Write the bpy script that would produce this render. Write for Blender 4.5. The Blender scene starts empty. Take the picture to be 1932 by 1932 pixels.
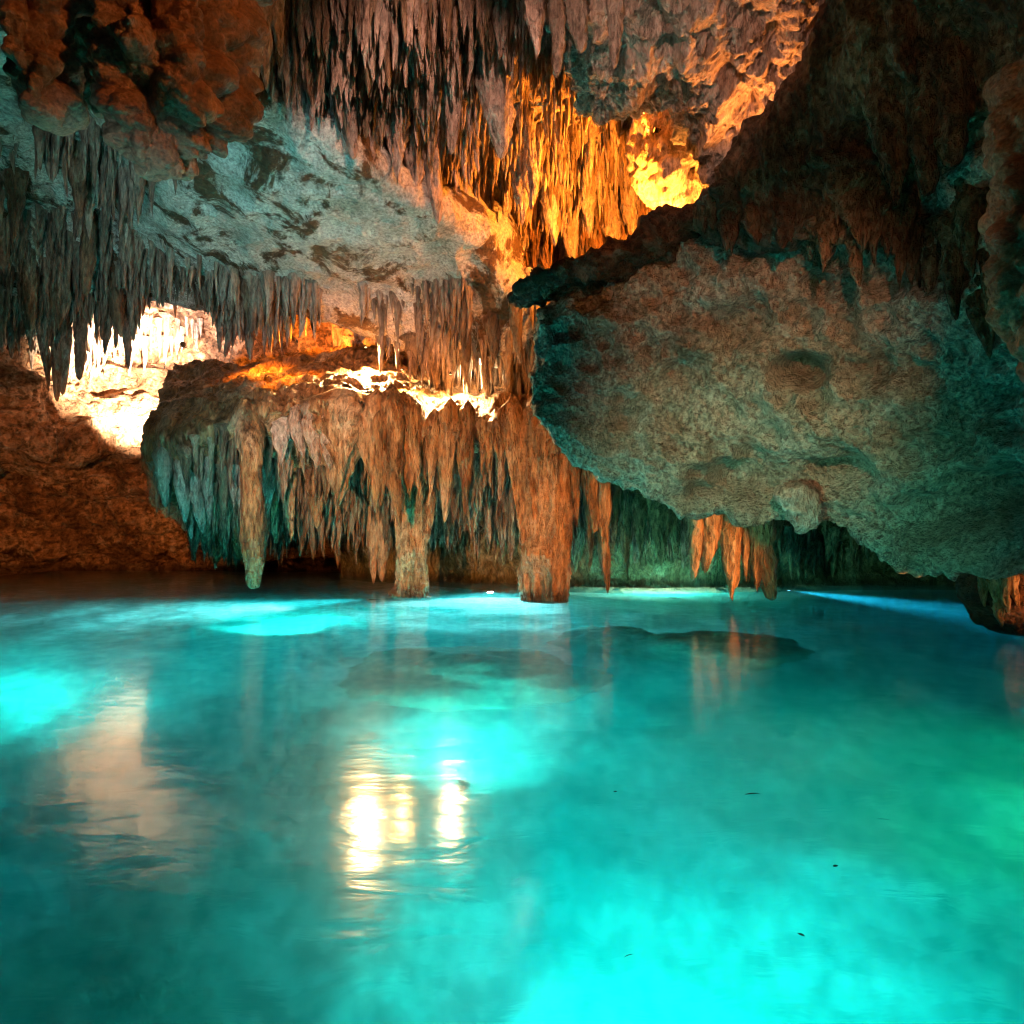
import bpy, math, random
import numpy as np
from mathutils import Vector

# ------------------------------------------------------------------ camera, world, exposure
SC = bpy.context.scene
COL = SC.collection
F = 1259.0            # focal length in units of a 1932 px wide frame
HOR = 1010.0          # horizon row
EYE = 1.2             # eye height above the water

cam_d = bpy.data.cameras.new("camera")
cam_d.sensor_width = 36.0
cam_d.lens = 36.0 * F / 1932.0
cam_d.shift_y = (HOR - 966.0) / 1932.0
cam_d.clip_start = 0.05
cam_d.clip_end = 300.0
cam = bpy.data.objects.new("camera", cam_d)
COL.objects.link(cam)
cam.location = (0, 0, EYE)
cam.rotation_euler = (math.radians(90), 0, 0)
SC.camera = cam

world = bpy.data.worlds.new("World")
SC.world = world
world.use_nodes = True
bg = world.node_tree.nodes["Background"]
bg.inputs[0].default_value = (0.30, 0.45, 0.5, 1)
bg.inputs[1].default_value = 0.004      # inside a cave: almost no daylight

SC.view_settings.view_transform = 'Standard'
SC.view_settings.look = 'None'
SC.view_settings.exposure = 0.0
SC.view_settings.gamma = 1.0
SC.view_settings.use_curve_mapping = False
SC.render.engine = 'CYCLES'
cy = SC.cycles
cy.use_denoising = True
try:
    cy.denoiser = 'OPENIMAGEDENOISE'
    cy.denoising_input_passes = 'RGB_ALBEDO_NORMAL'
except Exception:
    pass
cy.max_bounces = 5
cy.use_adaptive_sampling = True
cy.adaptive_threshold = 0.1
cy.adaptive_min_samples = 32
cy.diffuse_bounces = 2
cy.glossy_bounces = 2
cy.transmission_bounces = 4
cy.transparent_max_bounces = 6
cy.volume_bounces = 1
cy.caustics_refractive = True
cy.caustics_reflective = False
cy.sample_clamp_indirect = 14.0
cy.filter_width = 1.1
cy.blur_glossy = 1.0

rng = np.random.default_rng(11)


def P(x, y, d):
    """a point of the cave: bearing x, y (in frame units) at distance d in front of the viewer"""
    return np.array([(x - 966.0) / F * d, d, EYE + (HOR - y) / F * d])


# ------------------------------------------------------------------ noise
def _h(ix, iy, iz, seed):
    n = (ix * np.uint32(374761393) + iy * np.uint32(668265263) + iz * np.uint32(2246822519)
         + np.uint32((seed * 3266489917) & 0xffffffff))
    n = (n ^ (n >> np.uint32(13))) * np.uint32(1274126177)
    n = (n ^ (n >> np.uint32(16))) * np.uint32(2246822519)
    n = n ^ (n >> np.uint32(15))
    return n


def vnoise(p, seed=0):
    fl = np.floor(p)
    f = p - fl
    i = fl.astype(np.int64).astype(np.uint32)
    f = f * f * f * (f * (f * 6 - 15) + 10)
    fx, fy, fz = f[:, 0], f[:, 1], f[:, 2]
    x0, y0, z0 = i[:, 0], i[:, 1], i[:, 2]
    o = np.uint32(1)
    r = 0
    for dx, wx in ((0, 1 - fx), (1, fx)):
        for dy, wy in ((0, 1 - fy), (1, fy)):
            for dz, wz in ((0, 1 - fz), (1, fz)):
                r = r + wx * wy * wz * _h(x0 + o * np.uint32(dx), y0 + np.uint32(dy), z0 + np.uint32(dz), seed).astype(np.float64)
    return r / 2147483648.0 - 1.0


ROT = np.array([[0.36, 0.48, -0.8], [-0.8, 0.6, 0.0], [0.48, 0.64, 0.6]])


def fbm(p, freq, octv=4, seed=0, gain=0.5, ridge=False):
    q = p * freq
    a, s, t = 1.0, 0.0, 0.0
    for k in range(octv):
        n = vnoise(q, seed + k * 17)
        if ridge:
            n = 1.0 - 2.0 * np.abs(n)
        s = s + a * n
        t += a
        a *= gain
        q = (q @ ROT) * 2.03 + 11.7
    return s / t


def worley(p, freq, seed=0):
    q = p * freq
    b = np.floor(q)
    f = q - b
    bi = b.astype(np.int64)
    best = np.full(len(p), 9.0)
    for dx in (-1, 0, 1):
        for dy in (-1, 0, 1):
            for dz in (-1, 0, 1):
                c = (bi + np.array([dx, dy, dz])).astype(np.uint32)
                h = _h(c[:, 0], c[:, 1], c[:, 2], seed)
                ox = (h & np.uint32(1023)) / 1023.0
                oy = ((h >> np.uint32(10)) & np.uint32(1023)) / 1023.0
                oz = ((h >> np.uint32(20)) & np.uint32(1023)) / 1023.0
                d = (dx + ox - f[:, 0]) ** 2 + (dy + oy - f[:, 1]) ** 2 + (dz + oz - f[:, 2]) ** 2
                best = np.minimum(best, d)
    return np.sqrt(best)


# ------------------------------------------------------------------ mesh helpers
def mesh_from(name, V, Q, smooth=True):
    me = bpy.data.meshes.new(name)
    V = np.ascontiguousarray(V, dtype=np.float32)
    Q = np.ascontiguousarray(Q, dtype=np.int32)
    k = Q.shape[1]
    me.vertices.add(len(V))
    me.vertices.foreach_set("co", V.ravel())
    me.loops.add(Q.size)
    me.loops.foreach_set("vertex_index", Q.ravel())
    me.polygons.add(len(Q))
    me.polygons.foreach_set("loop_start", np.arange(0, Q.size, k, dtype=np.int32))
    if smooth:
        me.polygons.foreach_set("use_smooth", np.ones(len(Q), dtype=bool))
    me.update(calc_edges=True)
    me.validate()
    return me


def put(name, me, mat, parent=None, **props):
    o = bpy.data.objects.new(name, me)
    COL.objects.link(o)
    if mat is not None and len(me.materials) == 0:
        me.materials.append(mat)
    if parent is not None:
        o.parent = parent
    for k, v in props.items():
        o[k] = v
    return o


def grid_quads(nv, nu, wrap=False):
    i = np.arange(nv * nu).reshape(nv, nu)
    if wrap:
        i = np.concatenate([i, i[:, :1]], axis=1)
    return np.stack([i[:-1, :-1], i[:-1, 1:], i[1:, 1:], i[1:, :-1]], axis=-1).reshape(-1, 4)


def cr_matrix(n, m):
    """Catmull-Rom weights: m samples over n controls"""
    t = np.linspace(0, n - 1, m)
    k = np.clip(np.floor(t).astype(int), 0, n - 2)
    u = t - k
    W = np.zeros((m, n))
    w = [(-u + 2 * u ** 2 - u ** 3) / 2, (2 - 5 * u ** 2 + 3 * u ** 3) / 2, (u + 4 * u ** 2 - 3 * u ** 3) / 2, (-u ** 2 + u ** 3) / 2]
    for j, wj in enumerate(w):
        np.add.at(W, (np.arange(m), np.clip(k + j - 1, 0, n - 1)), wj)
    return W


def grid_normals(S, wrap=False):
    if wrap:
        du = np.roll(S, -1, 1) - np.roll(S, 1, 1)
    else:
        du = np.gradient(S, axis=1)
    dv = np.gradient(S, axis=0)
    n = np.cross(dv, du)
    return n / np.maximum(np.linalg.norm(n, axis=-1, keepdims=True), 1e-9)


def sheet_points(ctrl, nu, nv, disp):
    C = np.array(ctrl, dtype=float)
    S = np.einsum('ai,bj,ijk->abk', cr_matrix(C.shape[0], nv), cr_matrix(C.shape[1], nu), C)
    n = grid_normals(S)
    d = disp(S.reshape(-1, 3), n.reshape(-1, 3))
    if d.ndim == 1:
        d = d[:, None] * n.reshape(-1, 3)
    return S + d.reshape(S.shape)


def sheet(name, ctrl, nu, nv, disp, mat, parent=None, **props):
    S = sheet_points(ctrl, nu, nv, disp)
    nv, nu = S.shape[:2]
    V = S.reshape(-1, 3)
    o = put(name, mesh_from(name, V, grid_quads(nv, nu)[:, ::-1]), mat, parent, **props)
    return o, V, grid_normals(S).reshape(-1, 3)


def loft(name, rings, nseg, nring, disp, mat, parent=None, lean=None, **props):
    """closed body round a spine: rings of (x, y, d, half width m, half depth m)"""
    R = np.array([[*P(a, b, c), rx, ry] for a, b, c, rx, ry in rings])
    Q = cr_matrix(len(R), nring) @ R
    th = np.linspace(0, 2 * np.pi, nseg, endpoint=False)
    S = np.zeros((nring, nseg, 3))
    S[..., 0] = Q[:, None, 0] + np.maximum(Q[:, None, 3], .003) * np.cos(th)
    S[..., 1] = Q[:, None, 1] - np.maximum(Q[:, None, 4], .003) * np.sin(th)
    S[..., 2] = Q[:, None, 2]
    n = grid_normals(S, True)
    flat = S.reshape(-1, 3)
    d = disp(flat, n.reshape(-1, 3))
    w = np.minimum(1, Q[:, 3] / max(Q[:, 3].max() * .35, .01)).repeat(nseg)
    # n points inwards or outwards depending on winding: make it outwards
    cen = np.repeat(Q[:, None, :3], nseg, 1).reshape(-1, 3)
    sgn = np.sign(((flat - cen) * n.reshape(-1, 3)).sum(1).mean())
    V = flat + (d * w)[:, None] * n.reshape(-1, 3) * sgn
    Qd = grid_quads(nring, nseg, True)
    V = np.vstack([V, V[:nseg].mean(0), V[-nseg:].mean(0)])
    a, b = len(V) - 2, len(V) - 1
    k = np.arange(nseg)
    k2 = (k + 1) % nseg
    top = np.stack([np.full(nseg, a), k2, k, k], 1)
    last = (nring - 1) * nseg
    bot = np.stack([np.full(nseg, b), last + k, last + k2, last + k2], 1)
    me = bpy.data.meshes.new(name)
    faces = Qd.tolist() + [t[:3] for t in top.tolist()] + [t[:3] for t in bot.tolist()]
    me.from_pydata(V.tolist(), [], faces)
    me.polygons.foreach_set("use_smooth", np.ones(len(faces), dtype=bool))
    me.update()
    return put(name, me, mat, parent, **props), V, None


# ------------------------------------------------------------------ materials
def nodes_of(name):
    m = bpy.data.materials.new(name)
    m.use_nodes = True
    nt = m.node_tree
    nt.nodes.clear()
    return m, nt, nt.nodes.new, nt.links.new


def rock(name, cols, scale=1.0, stretch=1.0, bump=0.5, rough=0.75, fine=14.0, stain=None, stain_at=(0.55, 0.7), pits=0.0, wet=True):
    """limestone: colours blended by noise, stains with a shape of their own, fine relief"""
    m, nt, N, L = nodes_of(name)
    geo = N('ShaderNodeNewGeometry')
    mp = N('ShaderNodeMapping')
    mp.inputs['Scale'].default_value = (1, 1, stretch)
    L(geo.outputs['Position'], mp.inputs['Vector'])
    n1 = N('ShaderNodeTexNoise')
    n1.inputs['Scale'].default_value = scale
    n1.inputs['Detail'].default_value = 7
    n1.inputs['Roughness'].default_value = 0.62
    n1.inputs['Distortion'].default_value = 0.4
    L(mp.outputs[0], n1.inputs['Vector'])
    rp = N('ShaderNodeValToRGB')
    cr = rp.color_ramp
    cr.elements[0].position = 0.3
    cr.elements[0].color = (*cols[0], 1)
    cr.elements[1].position = 0.72
    cr.elements[1].color = (*cols[-1], 1)
    for k, c in enumerate(cols[1:-1]):
        e = cr.elements.new(0.3 + 0.42 * (k + 1) / (len(cols) - 1))
        e.color = (*c, 1)
    L(n1.outputs['Fac'], rp.inputs[0])
    col = rp.outputs[0]
    if stain:
        n2 = N('ShaderNodeTexNoise')
        n2.inputs['Scale'].default_value = scale * 1.1
        n2.inputs['Detail'].default_value = 9
        n2.inputs['Roughness'].default_value = 0.68
        n2.inputs['Distortion'].default_value = .5
        L(mp.outputs[0], n2.inputs['Vector'])
        r2 = N('ShaderNodeValToRGB')
        r2.color_ramp.elements[0].position = stain_at[0]
        r2.color_ramp.elements[0].color = (0, 0, 0, 1)
        r2.color_ramp.elements[1].position = stain_at[1]
        r2.color_ramp.elements[1].color = (1, 1, 1, 1)
        L(n2.outputs['Fac'], r2.inputs[0])
        mx = N('ShaderNodeMixRGB')
        L(r2.outputs[0], mx.inputs[0])
        L(col, mx.inputs[1])
        mx.inputs[2].default_value = (*stain, 1)
        col = mx.outputs[0]
    # fine speckle
    n3 = N('ShaderNodeTexNoise')
    n3.inputs['Scale'].default_value = fine
    n3.inputs['Detail'].default_value = 3
    n3.inputs['Roughness'].default_value = 0.7
    L(mp.outputs[0], n3.inputs['Vector'])
    mr = N('ShaderNodeMapRange')
    mr.inputs['From Min'].default_value = 0.3
    mr.inputs['From Max'].default_value = 0.7
    mr.inputs['To Min'].default_value = 0.45
    mr.inputs['To Max'].default_value = 1.35
    L(n3.outputs['Fac'], mr.inputs[0])
    mm = N('ShaderNodeMixRGB')
    mm.blend_type = 'MULTIPLY'
    mm.inputs[0].default_value = 1
    L(col, mm.inputs[1])
    L(mr.outputs[0], mm.inputs[2])
    sx = N('ShaderNodeSeparateXYZ')
    L(geo.outputs['Position'], sx.inputs[0])
    wz = N('ShaderNodeMath')
    wz.operation = 'MULTIPLY_ADD'
    L(n1.outputs['Fac'], wz.inputs[0])
    wz.inputs[1].default_value = -.5
    L(sx.outputs['Z'], wz.inputs[2])
    wr = N('ShaderNodeMapRange')
    wr.inputs['From Min'].default_value = -.16
    wr.inputs['From Max'].default_value = -.02
    wr.inputs['To Min'].default_value = .42 if wet else 1.0
    wr.inputs['To Max'].default_value = 1.0
    L(wz.outputs[0], wr.inputs[0])
    mw = N('ShaderNodeMixRGB')
    mw.blend_type = 'MULTIPLY'
    mw.inputs[0].default_value = 1
    L(mm.outputs[0], mw.inputs[1])
    L(wr.outputs[0], mw.inputs[2])
    mm = mw
    bs = N('ShaderNodeBsdfPrincipled')
    L(mm.outputs[0], bs.inputs['Base Color'])
    bs.inputs['Roughness'].default_value = rough
    bs.inputs['Specular IOR Level'].default_value = 0.4
    bp = N('ShaderNodeBump')
    bp.inputs['Strength'].default_value = bump
    bp.inputs['Distance'].default_value = 0.055
    h = n3.outputs['Fac']
    if pits > 0:
        vo = N('ShaderNodeTexNoise')
        vo.inputs['Scale'].default_value = fine * 0.55
        vo.inputs['Detail'].default_value = 4
        vo.inputs['Roughness'].default_value = 0.66
        L(mp.outputs[0], vo.inputs['Vector'])
        pr = N('ShaderNodeMapRange')
        pr.interpolation_type = 'SMOOTHSTEP'
        pr.inputs['From Min'].default_value = 0.34
        pr.inputs['From Max'].default_value = 0.52
        L(vo.outputs['Fac'], pr.inputs[0])
        ma = N('ShaderNodeMath')
        ma.operation = 'MULTIPLY_ADD'
        L(pr.outputs[0], ma.inputs[0])
        ma.inputs[1].default_value = pits
        L(h, ma.inputs[2])
        h = ma.outputs[0]
        # darker colour in the pits
        pd = N('ShaderNodeMapRange')
        pd.inputs['To Min'].default_value = 1 - .55 * min(pits, 1)
        L(pr.outputs[0], pd.inputs[0])
        m3 = N('ShaderNodeMixRGB')
        m3.blend_type = 'MULTIPLY'
        m3.inputs[0].default_value = 1
        L(mm.outputs[0], m3.inputs[1])
        L(pd.outputs[0], m3.inputs[2])
        L(m3.outputs[0], bs.inputs['Base Color'])
    L(h, bp.inputs['Height'])
    L(bp.outputs[0], bs.inputs['Normal'])
    out = N('ShaderNodeOutputMaterial')
    L(bs.outputs[0], out.inputs[0])
    return m


M_PALE = rock('pale_limestone', [(.36, .30, .23), (.58, .53, .46), (.68, .63, .56)], 0.9, 1, .8, .7, 20, stain=(.11, .06, .025), stain_at=(.51, .57), pits=.35)
M_DRIP = rock('grey_brown_dripstone', [(.07, .045, .025), (.24, .16, .095), (.46, .36, .26)], 1.8, .3, .9, .42, 22, pits=.5)
M_GREY = rock('grey_dripstone', [(.13, .09, .065), (.33, .25, .18), (.54, .45, .36)], 1.8, .3, .9, .42, 20, pits=.5)
M_PINK = rock('pale_dripstone', [(.20, .13, .09), (.46, .35, .28), (.60, .50, .42)], 1.6, .4, .9, .42, 22, pits=.5)
M_ORANGE = rock('ochre_dripstone', [(.10, .045, .016), (.38, .20, .085), (.62, .46, .30)], 1.5, .26, 1.0, .38, 20, stain=(.06, .03, .013), stain_at=(.56, .70), pits=.7)
M_SLAB = rock('pitted_limestone', [(.22, .14, .09), (.44, .34, .26), (.60, .52, .43)], .7, 1, .9, .8, 24, stain=(.17, .075, .04), stain_at=(.54, .78), pits=.6)
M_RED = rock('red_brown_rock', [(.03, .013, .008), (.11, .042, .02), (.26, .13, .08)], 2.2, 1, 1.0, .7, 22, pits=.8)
M_FLOW = rock('brown_flowstone', [(.11, .045, .022), (.25, .12, .065), (.36, .20, .13)], 1.8, 1, .6, .6, 34, pits=.2)
M_WALL = rock('cave_wall_rock', [(.10, .045, .022), (.36, .20, .11), (.58, .42, .29)], .9, 1, 1.0, .7, 11, stain=(.07, .03, .015), stain_at=(.53, .66), pits=1.0)
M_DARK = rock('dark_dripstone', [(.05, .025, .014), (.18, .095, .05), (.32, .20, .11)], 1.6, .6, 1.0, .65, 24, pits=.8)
M_OLIVE = rock('greenish_dripstone', [(.08, .065, .025), (.22, .19, .09), (.38, .34, .20)], 1.8, .4, .9, .6, 18, pits=.6)  # rock with an olive tone, not plant growth
M_SAND = rock('pale_silt', [(.34, .34, .28), (.58, .58, .50), (.74, .74, .66)], .8, 1, .4, .9, 6, stain=(.2, .21, .16), stain_at=(.56, .76), wet=False)
M_SUNK = rock('submerged_rock', [(.14, .14, .10), (.24, .25, .17), (.36, .36, .26)], 1.2, 1, .8, .8, 8, wet=False)


def water_material():
    m, nt, N, L = nodes_of('cave_water')
    geo = N('ShaderNodeNewGeometry')
    mp = N('ShaderNodeMapping')
    mp.inputs['Scale'].default_value = (0.8, 1.6, 1)
    L(geo.outputs['Position'], mp.inputs['Vector'])
    n1 = N('ShaderNodeTexNoise')
    n1.inputs['Scale'].default_value = 3.2
    n1.inputs['Detail'].default_value = 4
    n1.inputs['Roughness'].default_value = 0.5
    n1.inputs['Distortion'].default_value = 0.5
    L(mp.outputs[0], n1.inputs['Vector'])
    bp = N('ShaderNodeBump')
    bp.inputs['Strength'].default_value = 0.085
    bp.inputs['Distance'].default_value = 0.05
    L(n1.outputs['Fac'], bp.inputs['Height'])
    fr = N('ShaderNodeFresnel')
    fr.inputs['IOR'].default_value = 1.33
    L(bp.outputs[0], fr.inputs['Normal'])
    gl = N('ShaderNodeBsdfGlossy')
    gl.inputs['Roughness'].default_value = 0.125
    L(bp.outputs[0], gl.inputs['Normal'])
    rf = N('ShaderNodeBsdfRefraction')
    rf.inputs['IOR'].default_value = 1.33
    rf.inputs['Roughness'].default_value = 0.12
    L(bp.outputs[0], rf.inputs['Normal'])
    m2 = N('ShaderNodeMixShader')
    L(fr.outputs[0], m2.inputs[0])
    L(rf.outputs[0], m2.inputs[1])
    L(gl.outputs[0], m2.inputs[2])
    va = N('ShaderNodeVolumeAbsorption')
    va.inputs['Color'].default_value = (0.04, 0.89, 0.92, 1)
    va.inputs['Density'].default_value = 0.45
    vs = N('ShaderNodeVolumeScatter')
    vs.inputs['Color'].default_value = (0.05, 0.93, 0.92, 1)
    vs.inputs['Density'].default_value = 0.16
    vs.inputs['Anisotropy'].default_value = 0.3
    ad = N('ShaderNodeAddShader')
    L(va.outputs[0], ad.inputs[0])
    L(vs.outputs[0], ad.inputs[1])
    out = N('ShaderNodeOutputMaterial')
    L(m2.outputs[0], out.inputs['Surface'])
    L(ad.outputs[0], out.inputs['Volume'])
    return m


def plain(name, c, rough=.5, metal=0.0, emit=None, es=0.0):
    m, nt, N, L = nodes_of(name)
    b = N('ShaderNodeBsdfPrincipled')
    b.inputs['Base Color'].default_value = (*c, 1)
    b.inputs['Roughness'].default_value = rough
    b.inputs['Metallic'].default_value = metal
    if emit:
        b.inputs['Emission Color'].default_value = (*emit, 1)
        b.inputs['Emission Strength'].default_value = es
    n = N('ShaderNodeTexNoise')
    n.inputs['Scale'].default_value = 40
    bp = N('ShaderNodeBump')
    bp.inputs['Strength'].default_value = .1
    L(n.outputs['Fac'], bp.inputs['Height'])
    L(bp.outputs[0], b.inputs['Normal'])
    o = N('ShaderNodeOutputMaterial')
    L(b.outputs[0], o.inputs[0])
    return m


# ------------------------------------------------------------------ stalactites
def stal_mesh(name, seed, sides, rings, power, wob, flare=.5, flat=1.0, jag=0.0, ribs=5):
    r = np.random.default_rng(seed)
    t = np.linspace(0, 1, rings)
    th = np.linspace(0, 2 * np.pi, sides, endpoint=False)
    T, A = np.meshgrid(t, th, indexing='ij')
    rad = (1 - T) ** power * (1 - .02) + .05 * (1 - T * .6)
    if flare > 0:
        rad = rad + flare * np.exp(-T * 9)
    else:
        rad = rad * (.35 + .65 * np.clip(T / .14, 0, 1) ** .6)
    pts = np.stack([np.cos(A) * 1.3, np.sin(A) * 1.3, T * 7], -1).reshape(-1, 3) + seed * 7.3
    rad = rad * (1 + wob * vnoise(pts, seed).reshape(T.shape) + wob * .7 * vnoise(pts * 2.3, seed + 3).reshape(T.shape))
    rad = rad * (1 + .09 * np.cos(A * ribs + r.uniform(0, 6) + 1.2 * np.sin(T * 3)))
    x = np.cos(A) * rad * flat
    y = np.sin(A) * rad / max(1.0, flat * .55)
    bend = r.uniform(-.5, .5, 2)
    x = x + bend[0] * T ** 2 + .25 * np.sin(T * r.uniform(3, 7) + r.uniform(0, 6)) * T
    y = y + bend[1] * T ** 2
    z = -T * 1.0
    if jag > 0:
        u = np.cos(A) * flat
        z = z * (1 - jag * (.5 + .5 * np.sin(u * r.uniform(2.2, 3.4) + r.uniform(0, 6))) * T)
    V = np.stack([x, y, z], -1).reshape(-1, 3)
    V = np.vstack([V, [0, 0, .05], V[-sides:].mean(0) + [0, 0, -.006]])
    q = grid_quads(rings, sides, True).tolist()
    a, b = len(V) - 2, len(V) - 1
    la = (rings - 1) * sides
    for k in range(sides):
        k2 = (k + 1) % sides
        q.append([a, k2, k])
        q.append([b, la + k, la + k2])
    me = bpy.data.meshes.new(name)
    me.from_pydata(V.tolist(), [], q)
    me.polygons.foreach_set("use_smooth", np.ones(len(q), dtype=bool))
    me.update()
    return me, V, q


def variants(mat, n=12, hi=False):
    out = []
    for k in range(n):
        s = 100 + k
        p = [.55, .7, .85, .45, 1.0, .62][k % 6]
        flat = [1, 1, 1.25, 1, 1.7, 1][k % 6]
        jag = [0, 0, .15, 0, .5, .1][k % 6]
        if hi:
            me, V, q = stal_mesh('stalactite', s + 50, 20, 40, p * .8, .26, 0, flat, jag, 6 + k % 4)
        else:
            me, V, q = stal_mesh('stalactite', s, 10, 16, p, .32, [.3, .8, .5, 0, 1.1, .2][(k // 2) % 6], flat, jag, 3 + k % 4)
        me.materials.append(mat)
        out.append(me)
    return out


_VC = {}


def blades(mat):
    k = (mat.name, 'blade')
    if k not in _VC:
        out = []
        for j in range(7):
            me, V, q = stal_mesh('stalactite', 500 + j, 22, 44, [.30, .24, .38][j % 3], .24, 0, [1.0, 1.35, 1.15][j % 3], [.12, .3, .2][j % 3], 7 + j % 4)
            me.materials.append(mat)
            out.append(me)
        _VC[k] = out
    return _VC[k]


def vset(mat, hi=False):
    k = (mat.name, hi)
    if k not in _VC:
        _VC[k] = variants(mat, 12, hi)
    return _VC[k]


LOWV = [stal_mesh('_low', 300 + k, 5, 7, [.55, .7, .85, .5][k % 4], .2, .4, [1, 1, 1.3, 1.1][k % 4], 0, 3) for k in range(8)]


def hang(parent, pts, Ls, Rs, mat, most=300, name='stalactite', stuff_name='small_stalactites'):
    """stalactites hanging from pts: the largest in view one by one, the rest joined"""
    pts, Ls, Rs = np.asarray(pts), np.asarray(Ls), np.asarray(Rs)
    order = np.argsort(-(Ls * Rs) / np.maximum(pts[:, 1], 1) ** 2)
    vs = vset(mat)
    for j in order[:most]:
        o = bpy.data.objects.new(name, vs[int(rng.integers(len(vs)))])
        COL.objects.link(o)
        o.parent = parent
        o.location = pts[j]
        o.scale = (Rs[j], Rs[j], Ls[j])
        o.rotation_euler = (rng.normal(0, .03), rng.normal(0, .03), rng.uniform(0, 6.283))
    rest = order[most:]
    if len(rest):
        AV, AF, base = [], [], 0
        for j in rest:
            me, V, q = LOWV[int(rng.integers(8))]
            a = rng.uniform(0, 6.283)
            c, s = math.cos(a), math.sin(a)
            W = V * [Rs[j], Rs[j], Ls[j]]
            W = np.stack([W[:, 0] * c - W[:, 1] * s, W[:, 0] * s + W[:, 1] * c, W[:, 2]], 1) + pts[j]
            AV.append(W)
            AF += [[i + base for i in f] for f in q]
            base += len(V)
        me = bpy.data.meshes.new(stuff_name)
        me.from_pydata(np.vstack(AV).tolist(), [], AF)
        me.polygons.foreach_set("use_smooth", np.ones(len(AF), dtype=bool))
        me.update()
        put(stuff_name, me, mat, parent, kind='stuff')


def big(parent, lst, mat, name='stalactite', d=12.5, V=None, blade=False):
    """single large stalactites: (x, y top, y bottom, width at the top, distance)"""
    vs = blades(mat) if blade else vset(mat, True)
    for k, it in enumerate(lst):
        x, y0, y1, w = it[:4]
        dd = it[4] if len(it) > 4 else d
        if V is not None:
            vx, vy = proj(V)
            near = (np.abs(vx - x) < 9) & (np.abs(vy - y0) < 9)
            if near.any():
                dd = V[near, 1].min() + .35 * w / F * dd
        y0 = y0 - .14 * (y1 - y0)
        o = bpy.data.objects.new(name, vs[(k * 5 + int(x)) % len(vs)])
        COL.objects.link(o)
        o.parent = parent
        p = P(x, y0, dd)
        L = (y1 - y0) / F * dd
        r = w / 2 / F * dd
        o.location = p + np.array([0, 0, .03])
        o.scale = (r, r, L)
        o.rotation_euler = (rng.normal(0, .02), rng.normal(0, .02), rng.uniform(-.5, .5))


def proj(V):
    return 966 + V[:, 0] / V[:, 1] * F, HOR - (V[:, 2] - EYE) / V[:, 1] * F


def inside(px, py, poly):
    c = np.zeros(len(px), bool)
    n = len(poly)
    for i in range(n):
        x0, y0 = poly[i]
        x1, y1 = poly[(i + 1) % n]
        k = ((y0 > py) != (y1 > py)) & (px < (x1 - x0) * (py - y0) / (y1 - y0 + 1e-9) + x0)
        c ^= k
    return c


def pick(V, poly, n, dens=None):
    px, py = proj(V)
    ok = inside(px, py, poly) & (V[:, 1] > .5)
    idx = np.nonzero(ok)[0]
    if dens is not None:
        w = np.clip(dens(V[idx]), 1e-4, None)
        w = w / w.sum()
        return V[rng.choice(idx, size=min(n, len(idx)), replace=False, p=w)]
    return V[rng.choice(idx, size=min(n, len(idx)), replace=False)]


def lens(n, lo, hi, k=1.6):
    return lo + (hi - lo) * rng.random(n) ** k


def row(*pts):
    return [P(*p) for p in pts]


# ------------------------------------------------------------------ the pool
def floor_z(X, Y):
    p = np.stack([X, Y, X * 0], -1).reshape(-1, 3)
    far = np.clip((Y.ravel() - 6) / 7, 0, 1) * np.clip((5 - X.ravel()) / 4, .25, 1)
    base = -2.6 + 1.6 * far
    base = base + (.55 - .25 * far) * fbm(p, .28, 4, 5) + .16 * fbm(p, 1.3, 3, 8)
    return base.reshape(X.shape)


xs = np.linspace(-16, 16, 260)
ys = np.linspace(-4, 27, 260)
X, Y = np.meshgrid(xs, ys)
Z = floor_z(X, Y)
put('pool_floor', mesh_from('pool_floor', np.stack([X, Y, Z], -1).reshape(-1, 3), grid_quads(260, 260)), M_SAND, kind='structure')

# water body: one closed block, its top is the water surface
wv = [(-15.5, -3.5, -6), (15.5, -3.5, -6), (15.5, 26.5, -6), (-15.5, 26.5, -6), (-15.5, -3.5, 0), (15.5, -3.5, 0), (15.5, 26.5, 0), (-15.5, 26.5, 0)]
wf = [(3, 2, 1, 0), (4, 5, 6, 7), (0, 1, 5, 4), (1, 2, 6, 5), (2, 3, 7, 6), (3, 0, 4, 7)]
me = bpy.data.meshes.new('water')
me.from_pydata(wv, [], wf)
put('water', me, water_material(), kind='structure')

# ------------------------------------------------------------------ cave ceiling (pale slab on the left)
def d_ceiling(p, n):
    return .24 * fbm(p, .45, 4, 21) + .12 * fbm(p, 1.5, 4, 22, ridge=True) + .04 * fbm(p, 6, 3, 23)


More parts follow.
